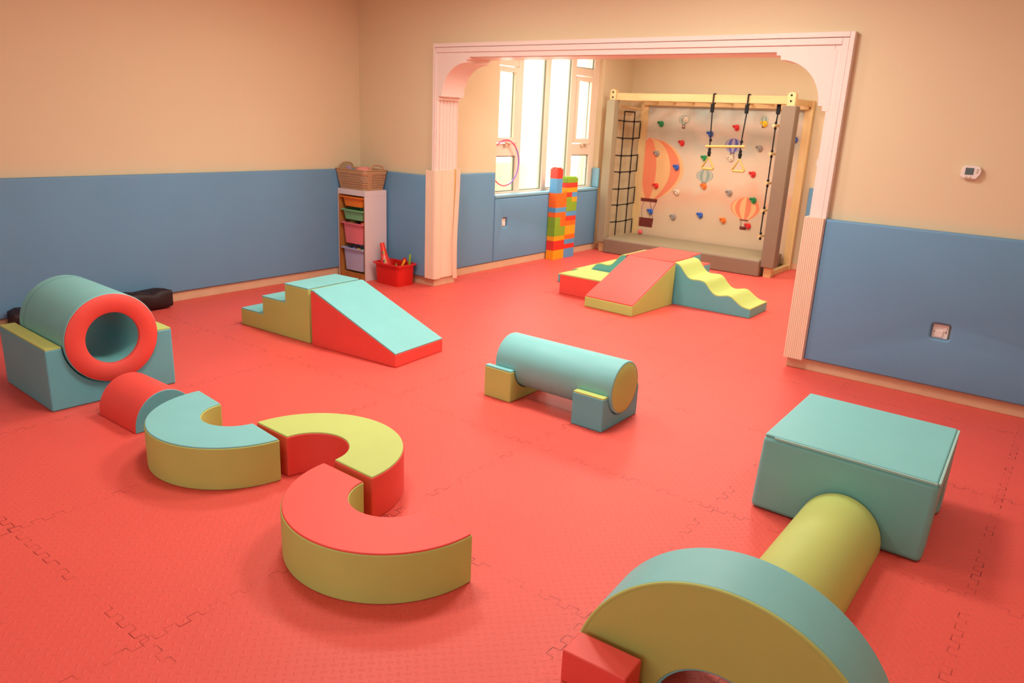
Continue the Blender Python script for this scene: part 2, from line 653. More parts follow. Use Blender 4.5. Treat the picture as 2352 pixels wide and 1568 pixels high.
struct('trim_5', flutes(XL, 1), TRIM, smooth=0)
struct('trim_6', flutes(XR, -1), TRIM, smooth=0)

# ------------------------------------------------------------------ window_1
win = bpy.data.objects.new('window_1', None)
win.location = (0.79, 2.36, 0.85)
win['origin'] = [0.79, 2.36, 0.85]
win['kind'] = 'structure'
COL.objects.link(win)
FX0, FX1 = 0.745, 0.82
obj('frame', join(box(FX0, FX1, WY0, WY1, 0.82, 0.895), box(FX0, FX1, WY0, WY1, 2.62, 2.70), box(FX0, FX1, WY0, 1.30, 0.895, 2.62),
                  box(FX0, FX1, 3.42, WY1, 0.895, 2.62)), UPVC, win, bevel=0.004, seg=2)
for y0, y1 in ((1.735, 1.835), (2.305, 2.405), (2.87, 2.985)):
    obj('mullion', box(FX0, FX1, y0, y1, 0.895, 2.62), UPVC, win, bevel=0.004, seg=2)
for y0, y1 in ((1.30, 1.735), (2.985, 3.42)):
    obj('transom', join(box(FX0, FX1 - 0.004, y0, y1, 1.315, 1.46), box(FX0, FX1 - 0.004, y0, y1, 2.335, 2.43)), UPVC, win, bevel=0.003, seg=2)


def pane(y0, y1, z0, z1):
    obj('pane', box(0.776, 0.782, y0, y1, z0, z1), GLASS, win, smooth=0)
    t = 0.012
    obj('gasket', join(box(0.784, 0.80, y0, y0 + t, z0, z1), box(0.784, 0.80, y1 - t, y1, z0, z1),
                       box(0.784, 0.80, y0 + t, y1 - t, z0, z0 + t), box(0.784, 0.80, y0 + t, y1 - t, z1 - t, z1)), RUBBER, win, smooth=0)


pane(1.835, 2.305, 0.895, 2.62)
pane(2.405, 2.87, 0.895, 2.62)
for y0, y1 in ((1.30, 1.735), (2.985, 3.42)):
    pane(y0, y1, 0.895, 1.315)
    pane(y0, y1, 2.43, 2.62)
    # opening sash with its handle
    s = obj('sash', plate_curve([(y0 + .01, 1.47), (y1 - .01, 1.47), (y1 - .01, 2.325), (y0 + .01, 2.325)],
                                [[(y0 + .07, 1.53), (y0 + .07, 2.265), (y1 - .07, 2.265), (y1 - .07, 1.53)]], 0.07, 0.004, 'yz', FX0 + 0.02), UPVC, win)
    pane(y0 + .06, y1 - .06, 1.52, 2.275)
    ym = (y0 + y1) / 2
    obj('handle', join(box(0.83, 0.852, ym - .02, ym + .015, 1.43, 1.475), box(0.845, 0.872, ym - .015, ym + .115, 1.462, 1.482)), UPVC, win, bevel=0.005)
# what stands outside: a parapet, a fin of the facade, a terrace slab
struct('wall_outside_parapet', box(-1.15, -1.0, -0.5, 6.0, -0.3, 1.08), OUTW, smooth=0)
struct('wall_outside_fin', box(-0.12, 0.62, 4.62, 4.85, -0.3, 3.4), OUTW, smooth=0)
struct('floor_outside', box(-1.15, 0.62, -0.5, 6.0, -0.35, -0.3), OUTW, smooth=0)

# ================================================================== WALL PADS
def pad(name, plane, a0, a1, z0, z1, d0, t, label, m=None, holes=[], b=0.016):
    bm = plate_curve([(a0, z0), (a1, z0), (a1, z1), (a0, z1)], holes, t, b, plane, d0)
    return single(name, bm, m or BLUEPAD, label, 'wall pad', smooth=40)


pad('wall_pad', 'yz', -8.0, -0.05, 0.088, 1.15, -0.02, 0.066, 'long blue padded wall panel on the left wall behind the tunnel')
pad('wall_pad', 'xz', 0.05, 1.045, 0.088, 1.15, -0.058, 0.058, 'blue padded panel behind the storage unit and red tub')
OUTY, OUTZ = 5.868, 0.478
pad('wall_pad', 'xz', 5.012, 8.4, 0.09, 1.15, -0.058, 0.058, 'blue padded panel with a socket cut-out below the thermostat',
    holes=[rrect2(OUTY + 0.006, OUTZ + .002, 0.058, 0.054, 0.02)[::-1]])
pad('wall_pad', 'yz', 0.33, 1.204, 0.088, 1.14, 0.90, 0.05, 'tall narrow blue padded panel between pillar and window')
pad('wall_pad', 'yz', 1.21, 3.53, 0.088, 0.835, 0.90, 0.05, 'low blue padded panel under the window behind the block towers',
    holes=[rrect2(1.41, 0.545, 0.05, 0.055, 0.02)[::-1]])
single('sill_pad', box(0.823, 0.952, 1.21, 3.52, 0.838, 0.875), BLUELT, 'light blue padded strip lying on the window sill', 'sill pad', bevel=0.012)
single('wall_pad', box(0.83, 0.95, 3.515, 3.548, 0.876, 1.14), BLUELT, 'small light blue pad standing at the window sill corner by climbing frame', 'wall pad', bevel=0.012)
pad('wall_pad', 'xz', 3.60, 5.19, 0.09, 1.065, 4.30, 0.05, 'blue padded panel on far wall right of the climbing frame')


# corner guards on the pillars
def ribbed(x0, x1, z0, z1, y0, yb, n):
    pts = [(x0, yb)]
    w = (x1 - x0) / n
    for i in range(n):
        pts += [(x0 + i * w, y0 + 0.004), (x0 + i * w + 0.3 * w, y0), (x0 + i * w + 0.8 * w, y0), (x0 + (i + 0.97) * w, y0 + 0.004)]
    pts += [(x1, yb)]
    return prism(pts, z0, z1, 'xy')


t = thing('corner_guard', 'cream foam guard wrapped round the left pillar with peeling strip', 'corner guard', (1.12, -0.04, 0.085))
obj('ribbed_strip', ribbed(1.036, 1.150, 0.085, 1.205, -0.062, -0.034, 9), FOAM, t, smooth=0)
obj('corner_roll', prism([(1.150, -0.036)] + arc_pts(1.150, -0.036, 0.026, -90, 0, 6) + [(1.176, 0.03), (1.160, 0.03)], 0.085, 1.205, 'xy'), FOAM, t)
obj('jamb_sheet', box(1.145, 1.160, 0.03, 0.245, 0.085, 1.21), FOAM, t, bevel=0.003)
pe = [(1.182, 0.247), (1.186, 0.30)]
cur = []
for k in range(13):
    z = 0.06 + 1.16 * k / 12
    w = 0.022 * math.sin(PI * k / 12 * 1.4 + 0.3)
    cur.append([(1.166 + w * 0.3, 0.250 - w, z), (1.196 + w * 0.3, 0.283 - w, z), (1.190 + w * 0.3, 0.290 - w, z), (1.160 + w * 0.3, 0.257 - w, z)])
obj('peeling_strip', loft(cur), FOAM, t, smooth=30, label='loose curled edge strip')
obj('backing_strip', box(1.142, 1.156, 0.247, 0.275, 0.07, 1.215), TAPE, t)
t = thing('corner_guard', 'cream ribbed foam guard on the right pillar beside socket wall', 'corner guard', (4.94, -0.04, 0.085))
obj('ribbed_strip', ribbed(4.868, 5.008, 0.085, 1.153, -0.085, -0.06, 10), FOAM, t, smooth=0)
obj('jamb_sheet', box(4.866, 4.882, -0.06, 0.25, 0.085, 1.155), FOAM, t, bevel=0.003)

# thermostat, sockets
t = thing('thermostat', 'white wall thermostat with grey screen above the blue pad', 'thermostat', (5.85, 0, 1.54))
out = [(5.795, 1.515), (5.812, 1.502), (5.885, 1.500), (5.905, 1.53), (5.909, 1.556), (5.900, 1.578), (5.86, 1.585), (5.812, 1.583), (5.800, 1.572), (5.793, 1.545)]
obj('case', prism(out, -0.032, 0.0, 'xz'), WHITEP, t, bevel=0.006)
obj('screen', box(5.818, 5.866, -0.0335, -0.030, 1.527, 1.570), SCREEN, t)
for x, z in ((5.885, 1.561), (5.884, 1.545), (5.828, 1.512), (5.851, 1.511)):
    obj('button', lathe([(0, -0.037), (0.006, -0.036), (0.0065, -0.030), (0, -0.030)], 'y', (x, 0, z), 16), mat('cream_button', (0.62, 0.52, 0.38), 0.5), t)
t = thing('wall_socket', 'square white socket plate recessed in the right blue pad', 'socket', (OUTY, 0, OUTZ))
obj('plate', box(OUTY - .05, OUTY + .05, -0.028, 0, OUTZ - .05, OUTZ + .05), WHITEP, t, bevel=0.004)
obj('cover', prism([(OUTY - .032, OUTZ - .038)] + arc_pts(OUTY + .002, OUTZ - .022, 0.018, -90, 0, 5) + [(OUTY + .02, OUTZ + .006), (OUTY - .032, OUTZ + .006)], -0.034, -0.026, 'xz'), WHITEP, t, bevel=0.002)
obj('switch', box(OUTY + .024, OUTY + .038, -0.033, -0.026, OUTZ + .006, OUTZ + .03), WHITEP, t, bevel=0.002)
for dx in (-0.034, 0.036):
    obj('screw', lathe([(0, -0.0295), (0.004, -0.0295), (0.004, -0.026), (0, -0.026)], 'y', (OUTY + dx, 0, OUTZ - 0.004), 12), DARK, t)
t = thing('wall_socket', 'small white socket plate recessed in the pad under the window', 'socket', (0.90, 1.41, 0.545))
obj('plate', box(0.90, 0.925, 1.366, 1.454, 0.497, 0.593), WHITEP, t, bevel=0.004)
obj('cover', box(0.924, 0.930, 1.385, 1.43, 0.510, 0.545), WHITEP, t, bevel=0.002)
for dy in (-0.033, 0.033):
    obj('screw', lathe([(0, 0.0265), (0.004, 0.0265), (0.004, 0.02), (0, 0.02)], 'x', (0.90, 1.41 + dy, 0.56), 12), DARK, t)
t = thing('light_switch', 'tiny cream light switch on far wall right of the climbing frame', 'switch', (3.66, 4.35, 1.38))
obj('plate', box(3.625, 3.705, 4.338, 4.35, 1.335, 1.425), WHITEP, t, bevel=0.003)
obj('rocker', box(3.65, 3.68, 4.332, 4.34, 1.36, 1.40), WHITEP, t, bevel=0.002)

# ================================================================== SOFT PLAY: front room
BV = 0.010
# --- tunnel and its cradle
CL, CYAW = (2.0, -4.14, 0.0), 1.533
t = thing('tunnel_cradle', 'pale blue U-shaped foam cradle with lime tops under the tunnel', 'foam block', CL, CYAW)
GC, GR = (0.3675, 0.385), 0.276
g = [(0, 0), (0.735, 0), (0.735, 0.370)]
half = math.degrees(math.asin((0.385 - 0.370) / GR))
g += [(0.3675 + GR * math.cos(math.radians(a)), 0.385 + GR * math.sin(math.radians(a))) for a in [-half - (180 - 2 * half) * k / 32 for k in range(33)]]
g += [(0, 0.370)]
obj('body', prism(g, 0.0, 0.718, 'xz'), TEALB, t, bevel=BV, local=True)
obj('top_panel', box(0.003, 0.090, 0.003, 0.715, 0.366, 0.378), LIME, t, bevel=0.004, local=True, label='lime top strip')
obj('top_panel', box(0.646, 0.732, 0.003, 0.715, 0.366, 0.378), LIME, t, bevel=0.004, local=True, label='lime top strip')
t = thing('foam_tunnel', 'hollow teal foam tunnel with red front ring lying in its cradle', 'foam tunnel', CL, CYAW)
c = (0.3675, 0, 0.384)
obj('body', lathe([(0.160, -0.020), (0.264, -0.020), (0.270, -0.014), (0.270, 0.655), (0.263, 0.663), (0.166, 0.663), (0.160, 0.655)],
                  'y', c, 96, closed=True), TEAL, t, local=True)
obj('front_ring', lathe([(0.154, -0.010), (0.157, -0.026), (0.175, -0.036), (0.215, -0.041), (0.250, -0.036), (0.265, -0.026), (0.268, -0.010)], 'y', c, 96, closed=True), RED, t, local=True, label='red padded ring')

obj('seam', tube([(0.3675 + 0.2702 * math.cos(2 * PI * k / 96), 0.585, 0.384 + 0.2702 * math.sin(2 * PI * k / 96)) for k in range(96)], 0.0012, 5, closed=True), mat('dark_teal_thread', (0.04, 0.20, 0.22), 0.7), t, local=True)

# --- duffel bag along the left wall
bg_r = []
for k in range(25):
    y = -3.66 + 1.25 * k / 24
    e = min(1, 0.82 + 0.9 * min(k, 24 - k) / 24) if k in (0, 24) else 1
    hx = (0.092 + 0.006 * math.sin(k * 1.9)) * e
    hz = (0.086 + 0.010 * math.sin(k * 1.1 + 1)) * e
    bg_r.append([(0.145 + hx * math.copysign(abs(math.cos(a)) ** 0.6, math.cos(a)) + 0.004 * math.sin(5 * a + k),
                  y, 0.088 + min(hz, 0.0875) * math.copysign(abs(math.sin(a)) ** 0.6, math.sin(a)) + (0.010 * math.sin(3 * a + k * 1.3) if math.sin(a) > 0 else 0)) for a in [2 * PI * j / 28 for j in range(28)]])
single('duffel_bag', loft(bg_r), BAGM, 'long dark maroon cloth bag lying on the floor behind the tunnel', 'bag', smooth=50)

# --- stairs and slide
t = thing('foam_steps', 'three-step foam stair with lime sides and teal treads', 'foam block', (1.079, -2.292, 0), 0.05)
prof = [(0, 0.144), (0.275, 0.144), (0.275, 0.291), (0.556, 0.291), (0.556, 0.438), (0.838, 0.438)]
obj('body', prism([(0, 0)] + [(0, 0.136), (0.283, 0.136), (0.283, 0.283), (0.564, 0.283), (0.564, 0.430), (0.838, 0.430), (0.838, 0)], 0, 0.535, 'xz'), LIME, t, bevel=0.008, local=True)
for x0, x1, z in ((0.002, 0.282, 0.144), (0.277, 0.563, 0.291), (0.558, 0.836, 0.438)):
    obj('tread', box(x0, x1, 0.002, 0.533, z - 0.012, z), TEAL, t, bevel=0.004, local=True, label='teal tread')
t = thing('foam_slide', 'red foam ramp with teal sloping top butted against the stair', 'foam block', (1.957, -2.261, 0), 0.079)
obj('body', prism([(0, 0), (0.852, 0), (0.852, 0.095), (0.03, 0.427), (0, 0.427)], 0, 0.542, 'xz'), RED, t, bevel=0.008, local=True)
obj('slope_panel', strip([(0.001, 0.437), (0.03, 0.437), (0.851, 0.104)], 0.012, 0.002, 0.540, 'xz'), TEAL, t, bevel=0.003, local=True, label='teal sloping top')


# --- half-round bolsters
def bolster(t, w, h, length, m, me):
    lip = 0.02
    pts = [(-w / 2, 0.0), (-w / 2, lip)] + [(w / 2 * -math.cos(PI * k / 30), lip + (h - lip) * math.sin(PI * k / 30)) for k in range(1, 30)] + [(w / 2, lip), (w / 2, 0.0)]
    obj('curved_cover', prism(pts, 0.004, length - 0.004, 'xz'), m, t, bevel=0.004, seg=2, local=True)
    pe = [(x * 0.985, max(0.002, z * 0.985)) for x, z in pts]
    for y in (0.0, length - 0.008):
        obj('end_panel', prism(pe, y, y + 0.008, 'xz'), me, t, bevel=0.003, seg=2, local=True)


t = thing('half_round_block', 'small red half-round foam bolster with teal ends behind the curved bench', 'foam block', (2.63, -3.797, 0), PI / 2)
bolster(t, 0.356, 0.212, 0.42, RED, TEALB)
t = thing('half_round_block', 'lime half-round foam bolster between big teal box and arch', 'foam block', (5.915, -3.36, 0), 0.0)
bolster(t, 0.356, 0.216, 0.895, LIME, LIME)


# --- the three curved benches
def bench(label, cx, cy, yaw, R, r, h, msides, mtop, lab):
    t = thing('curved_bench', label, 'foam bench', (cx, cy, 0), yaw, 'curved foam benches set in a snake')
    def outline(d):
        o = [(  (R - d) * math.cos(PI * k / 48), (R - d) * math.sin(PI * k / 48)) for k in range(49)]
        i = [((r + d) * math.cos(PI * k / 32), (r + d) * math.sin(PI * k / 32)) for k in range(32, -1, -1)]
        o = [(x, y + d if k in (0,) else y) for k, (x, y) in enumerate(o)]
        o[0] = (R - d, d); o[-1] = (-(R - d), d); i[0] = (-(r + d), d); i[-1] = (r + d, d)
        return o + i
    obj('side_cover', prism(outline(0), 0, h - 0.006, 'xy'), msides, t, bevel=0.007, local=True)
    obj('top_panel', prism(outline(0.004), h - 0.014, h, 'xy'), mtop, t, bevel=0.005, local=True, label=lab)


bench('half-ring foam bench with teal top and lime side', 3.218, -3.726, 3.026, 0.436, 0.172, 0.219, LIME, TEAL, 'teal top')
bench('half-ring foam bench with lime top and red side', 3.826, -3.738, -0.03, 0.442, 0.179, 0.215, RED, LIME, 'lime top')
bench('half-ring foam bench with red top and lime side', 4.444, -3.796, 3.123, 0.450, 0.178, 0.213, LIME, RED, 'red top')

# --- roller on two cradles
RY, RZ, RR = -1.966, 0.232, 0.164


def cradle(label, x0, x1, y0, y1, h, m, mt, lab):
    t = thing('roller_cradle', label, 'foam block', ((x0 + x1) / 2, (y0 + y1) / 2, 0))
    R = RR + 0.004
    a0 = math.degrees(math.asin(max(-1, min(1, (h - 0.008 - RZ) / R))))
    g = [(y0, 0), (y1, 0), (y1, h - 0.008)] + arc_pts(RY, RZ, R, a0, -180 - a0, 26) + [(y0, h - 0.008)]
    obj('body', prism(g, x0, x1, 'yz'), m, t, bevel=0.008)
    obj('top_panel', box(x0 + .003, x1 - .003, y0 + .003, RY - R + 0.004, h - 0.014, h), mt, t, bevel=0.004, label=lab)
    obj('top_panel', box(x0 + .003, x1 - .003, RY + R - 0.004, y1 - .003, h - 0.014, h), mt, t, bevel=0.004, label=lab)


cradle('lime foam cradle with teal tops under the far end of the roller', 3.606, 3.82, -2.172, -1.76, 0.212, LIME, TEAL, 'teal top strip')
cradle('pale blue foam cradle with lime tops under the roller near end', 4.292, 4.508, -2.182, -1.755, 0.212, TEALB, LIME, 'lime top strip')
t = thing('foam_roller', 'teal foam roller with lime end caps lying across two cradles', 'foam roller', (4.09, RY, RZ - RR))
obj('cover', lathe([(RR - 0.01, 3.658), (RR - 0.003, 3.661), (RR, 3.668), (RR, 4.515), (RR - 0.003, 4.522), (RR - 0.01, 4.525)], 'x', (0, RY, RZ), 80), TEAL, t)
for x, s in ((3.66, -1), (4.523, 1)):
    obj('end_cap', lathe([(0, x + s * 0.016), (0.08, x + s * 0.014), (0.13, x + s * 0.009), (RR - 0.008, x), (RR - 0.012, x - s * 0.01), (0, x - s * 0.01)], 'x', (0, RY, RZ), 80), LIME, t, label='lime end cap')

# --- big teal bridge block (its top is wider than its foot)
t = thing('bridge_block', 'large teal foam block with a tunnel cut through and zipped top', 'foam block', (5.86, -2.11, 0))
QB = [(5.500, -2.445), (6.248, -2.456), (6.231, -1.765), (5.505, -1.755)]
QT = [(5.518, -2.446), (6.262, -2.456), (6.232, -1.702), (5.504, -1.692)]
HB = 0.382


def warp(bm, x0=0.0, x1=1.0):
    for v in bm.verts:
        u, w, z = v.co
        k = z / HB
        q = [(b[0] + (tt[0] - b[0]) * k, b[1] + (tt[1] - b[1]) * k) for b, tt in zip(QB, QT)]
        x = (q[0][0] * (1 - u) + q[1][0] * u) * (1 - w) + (q[3][0] * (1 - u) + q[2][0] * u) * w
        y = (q[0][1] * (1 - u) + q[1][1] * u) * (1 - w) + (q[3][1] * (1 - u) + q[2][1] * u) * w
        v.co = (x, y, z)
    return bm


g = [(0, 0), (0.24, 0)] + [(0.5 - 0.26 * math.cos(PI * k / 20), 0.03 + 0.20 * math.sin(PI * k / 20)) for k in range(21)] + [(0.76, 0), (1, 0), (1, HB - 0.008), (0, HB - 0.008)]
obj('body', warp(prism(g, 0.0, 1.0, 'yz')), mat('deep_teal_vinyl', (0.18, 0.55, 0.55), 0.5), t, bevel=0.026, seg=4)
obj('top_panel', warp(box(0.006, 0.985, 0.012, 0.994, HB - 0.016, HB + 0.002)), TEAL, t, bevel=0.011)
obj('zip_seam', warp(join(box(0.07, 0.985, -0.002, 0.010, HB - 0.012, HB - 0.002), box(0.986, 1.001, 0.01, 0.985, HB - 0.012, HB - 0.001))), mat('grey_zip', (0.34, 0.62, 0.58), 0.5), t, bevel=0.002, label='pale zip along the top edge')

# --- foreground arch and the small red block
t = thing('foam_arch', 'lime-faced half-disc foam arch with teal curved rim in the front', 'foam arch', (5.914, -3.849, 0), 0.072)
AZ, AR, Ar, AD = -0.06, 0.498, 0.199, 0.247


def archline(d):
    a0 = math.degrees(math.asin(-AZ / (AR - d)))
    b0 = math.degrees(math.asin(-AZ / (Ar + d)))
    return arc_pts(0, AZ, AR - d, a0, 180 - a0, 60) + arc_pts(0, AZ, Ar + d, 180 - b0, b0, 40)


obj('rim_body', prism(archline(0), 0.006, AD, 'xz'), TEAL, t, bevel=0.006, local=True)
obj('face_panel', prism(archline(0.010), 0.0, 0.010, 'xz'), mat('lime_face_vinyl', (0.46, 0.56, 0.15), 0.5), t, bevel=0.004, local=True, label='lime front face')
a0 = math.degrees(math.asin(-AZ / AR))
obj('piping', tube([(x, 0.004, z) for x, z in arc_pts(0, AZ, AR - 0.006, a0, 180 - a0, 70)], 0.0065, 8), LIME, t, local=True, label='lime piping')
t = thing('foam_wedge', 'small red foam block pushed against the arch face', 'foam block', (5.575, -3.96, 0), 0.05)
obj('cover', box(-0.115, 0.110, -0.062, 0.055, 0.0, 0.118), RED, t, bevel=0.006, local=True)

# ================================================================== SOFT PLAY: second room
t = thing('foam_ramp', 'red-topped foam ramp with lime sides running towards the front room', 'foam block', (2.728, 0.449, 0), -0.058)
obj('body', prism([(0, 0), (0.766, 0), (0.766, 0.420), (0.742, 0.420), (0, 0.096)], 0.0, 0.550, 'yz'), LIME, t, bevel=0.008, local=True)
obj('slope_panel', strip([(0.001, 0.108), (0.742, 0.431), (0.765, 0.431)], 0.013, 0.002, 0.548, 'yz'), RED, t, bevel=0.004, local=True, label='red sloping top')
t = thing('foam_platform', 'square red foam platform block at the centre of the climber', 'foam block', (3.0, 1.455, 0))
obj('body', box(2.731, 3.272, 1.222, 1.700, 0, 0.424), RED, t, bevel=0.008)
obj('top_panel', box(2.733, 3.270, 1.224, 1.698, 0.416, 0.431), RED, t, bevel=0.004)
t = thing('foam_steps', 'foam stair with red treads and pale blue sides behind the platform', 'foam block', (3.0, 2.13, 0))
obj('body', prism([(1.704, 0), (2.55, 0), (2.55, 0.135), (2.262, 0.135), (2.262, 0.278), (1.975, 0.278), (1.975, 0.422), (1.704, 0.422)], 2.740, 3.240, 'yz'), TEALB, t, bevel=0.008)
for y0, y1, z in ((1.706, 1.973, 0.431), (1.970, 2.260, 0.287), (2.258, 2.548, 0.144)):
    obj('tread', box(2.742, 3.238, y0, y1, z - 0.013, z), RED, t, bevel=0.004, label='red tread')
wave = [(0.0, 0.425), (0.04, 0.420), (0.075, 0.400), (0.12, 0.347), (0.17, 0.300), (0.22, 0.287), (0.27, 0.290), (0.32, 0.288), (0.36, 0.270), (0.41, 0.215), (0.46, 0.177), (0.51, 0.170),
        (0.56, 0.180), (0.60, 0.186), (0.64, 0.176), (0.70, 0.136), (0.75, 0.107), (0.80, 0.096), (0.838, 0.095)]


def smooth_line(p, n=4):
    out = []
    for i in range(len(p) - 1):
        p0, p1, p2, p3 = p[max(i - 1, 0)], p[i], p[i + 1], p[min(i + 2, len(p) - 1)]
        for k in range(n):
            t_ = k / n
            out.append(tuple(0.5 * (2 * p1[j] + (p2[j] - p0[j]) * t_ + (2 * p0[j] - 5 * p1[j] + 4 * p2[j] - p3[j]) * t_ ** 2 + (3 * p1[j] - p0[j] - 3 * p2[j] + p3[j]) * t_ ** 3) for j in (0, 1)))
    return out + [p[-1]]


wv = smooth_line(wave)


def waveslide(label, x, s, y0, y1):
    t = thing('wave_slide', label, 'foam block', (x + s * 0.42, (y0 + y1) / 2, 0))
    top = [(x + s * a, b) for a, b in wv]
    if s < 0:
        top = top[::-1]
    low = [(a, b - 0.009) for a, b in top]
    obj('body', quadprism(low, [(a, 0.0) for a, b in low], y0, y1, 'xz'), TEALB, t, bevel=0.005, smooth=50)
    obj('wavy_panel', strip(top, 0.012, y0 + .002, y1 - .002, 'xz'), LIME, t, bevel=0.003, smooth=60, label='lime wavy top')


waveslide('wavy foam slide with lime top on the right of the climber', 3.278, 1, 1.226, 1.695)
waveslide('wavy foam slide with lime top on the left of the climber', 2.725, -1, 1.222, 1.72)
t = thing('foam_box', 'low red foam box with lime top beside the ramp', 'foam block', (2.475, 0.98, 0))
obj('body', box(2.226, 2.722, 0.745, 1.212, 0, 0.202), RED, t, bevel=0.008)
obj('top_panel', box(2.228, 2.720, 0.747, 1.210, 0.194, 0.212), LIME, t, bevel=0.005, label='lime top')

# ================================================================== BLOCK TOWERS
LH = 0.0613
BXa, BXb = 0.955, 1.072
Y0, YH, YD = 2.305, 0.122, 0.245


def brick(col, y0, y1, l0, l1, label, studs=False):
    z0, z1 = l0 * LH, l1 * LH
    t = thing('toy_brick', label, 'toy brick', ((BXa + BXb) / 2, (y0 + y1) / 2, z0), 0, 'giant toy bricks in two towers')
    obj('block', box(BXa + .0006, BXb - .0006, y0 + .0006, y1 - .0006, z0 + .0004, z1 - .0002), PL[col], t, bevel=0.0022, seg=2)
    if studs:
        n = max(1, round((y1 - y0) / 0.0612))
        for i in range(n):
            for j in range(2):
                cx = BXa + (j + 0.5) * (BXb - BXa) / 2
                cy = y0 + (i + 0.5) * (y1 - y0) / n
                obj('stud', lathe([(0, z1 + 0.016), (0.016, z1 + 0.016), (0.0185, z1 + 0.0135), (0.0185, z1 - 0.001)], 'z', (cx, cy, 0), 20), PL[col], t)


a, b, m1 = Y0, Y0 + YD, Y0 + YH
for col, y0, y1, l0, l1, lab, st in [
    ('yellow', a, b, 0, 2, 'yellow brick at the floor of the nearer, taller tower', 0),
    ('red', a, b, 2, 4, 'thick red brick second from the floor of the nearer tower', 0),
    ('yellow', a, b, 4, 5, 'thin yellow brick above thick red one in the nearer tower', 0),
    ('green', a, b, 5, 7, 'wide green brick above the thin yellow one in the nearer tower', 0),
    ('green', a, m1, 7, 9, 'narrow green brick beside the narrow orange one in the nearer tower', 0),
    ('orange', m1, b, 7, 9, 'narrow orange brick beside the narrow green one in the nearer tower', 0),
    ('orange', a, b, 9, 10, 'thin orange brick under the blue layer of the nearer tower', 0),
    ('blue', a, b, 10, 11, 'thin blue brick between orange layers of the nearer tower', 0),
    ('orange', a, b, 11, 14, 'tall orange brick halfway up the nearer tower', 0),
    ('blue', a, m1, 14, 17, 'light blue brick under the red top of the nearer tower', 0),
    ('red', a, m1, 17, 19, 'red studded brick topping the nearer tower', 1)]:
    brick(col, y0, y1, l0, l1, lab, st)
a, b = Y0 + YD + 0.002, Y0 + 2 * YD
m1 = (a + b) / 2
for col, y0, y1, l0, l1, lab, st in [
    ('blue', a, b, 0, 2, 'blue brick at the floor of the shorter far tower', 0),
    ('red', a, b, 2, 3, 'thin red brick above the floor-level blue one in the far tower', 0),
    ('blue', a, b, 3, 4, 'thin blue brick fourth layer up in the far tower', 0),
    ('orange', a, b, 4, 5, 'thin orange brick under the thick yellow one in the far tower', 0),
    ('yellow', a, b, 5, 7, 'thick yellow brick between two orange ones in the far tower', 0),
    ('orange', a, b, 7, 8, 'thin orange brick above the thick yellow one in the far tower', 0),
    ('red', a, b, 8, 9, 'thin red brick under the thin blue one mid-way up the far tower', 0),
    ('blue', a, b, 9, 10, 'thin blue brick directly under the green block of the far tower', 0),
    ('green', a, b, 10, 12, 'wide green brick in the middle of the far tower', 0),
    ('green', a, m1, 12, 13, 'short green brick beside the short yellow one in the far tower', 0),
    ('yellow', m1, b, 12, 13, 'short yellow brick beside the short green one in the far tower', 0),
    ('red', a, m1, 13, 14, 'short red brick beside the short blue one in the far tower', 0),
    ('blue', m1, b, 13, 14, 'short blue brick beside the short red one in the far tower', 0),
    ('yellow', a, b, 14, 15, 'thin yellow brick third from the top of the far tower', 0),
    ('red', a, b, 15, 16, 'thin red brick just under the green top of the far tower', 0),
    ('green', a, b, 16, 17, 'green studded brick topping the shorter far tower', 1)]:
    brick(col, y0, y1, l0, l1, lab, st)

# ================================================================== CLIMBING FRAME
t = thing('climbing_frame', 'pine climbing frame with printed balloon board and padded posts', 'climbing frame', (2.3, 3.9, 0))


def post(x0, x1, y0, y1, z1, name='post'):
    n = 8
    w = (x1 - x0) / 2
    xc = (x0 + x1) / 2
    pts = [(x0, 0), (x1, 0), (x1, z1 - 0.03)] + [(xc + w * math.cos(PI * k / n), z1 - 0.03 + 0.03 * math.sin(PI * k / n)) for k in range(1, n)] + [(x0, z1 - 0.03)]
    return obj(name, prism(pts, y0, y1, 'xz'), PINE, t, bevel=0.004, seg=2)


pLF = post(1.055, 1.147, 3.475, 3.545, 2.190)
pRF = post(3.445, 3.54, 3.455, 3.545, 2.185)
pLR = post(1.135, 1.245, 4.235, 4.31, 2.07)
pRR = post(3.425, 3.525, 4.235, 4.31, 2.135)
for p, xs, y in ((pLF, 1.10, 3.475), (pRF, 3.49, 3.455), (pRR, 3.475, 4.235), (pLR, 1.19, 4.235)):
    for z in ((2.15, 2.085) if p in (pLF, pRF) else (2.085, 2.03)):
        obj('bolt', lathe([(0, y - 0.006), (0.011, y - 0.005), (0.013, y + 0.002), (0, y + 0.002)], 'y', (xs, 0, z), 12), DARK, p)
obj('front_beam', box(1.147, 3.445, 3.485, 3.53, 2.048, 2.142), PINEX, t, bevel=0.006)
obj('rear_beam', box(1.20, 3.48, 4.188, 4.235, 2.012, 2.098), PINEX, t, bevel=0.006)
for k in range(8):
    x = 1.42 + k * 0.268
    obj('overhead_rung', tube([(x, 3.525, 2.068), (x, 4.195, 2.068)], 0.016, 12), PINE, t)
for x in (1.14, 3.485):
    obj('floor_runner', box(x - 0.03, x + 0.03, 3.545, 4.235, 0, 0.065), PINE, t, bevel=0.005)
    obj('side_rail', box(x - 0.02, x + 0.02, 3.545, 4.235, 2.05, 2.12), PINE, t, bevel=0.005)
obj('net_rod', tube([(1.15, 3.545, 1.975), (1.16, 4.24, 1.960)], 0.012, 10), PINE, t)
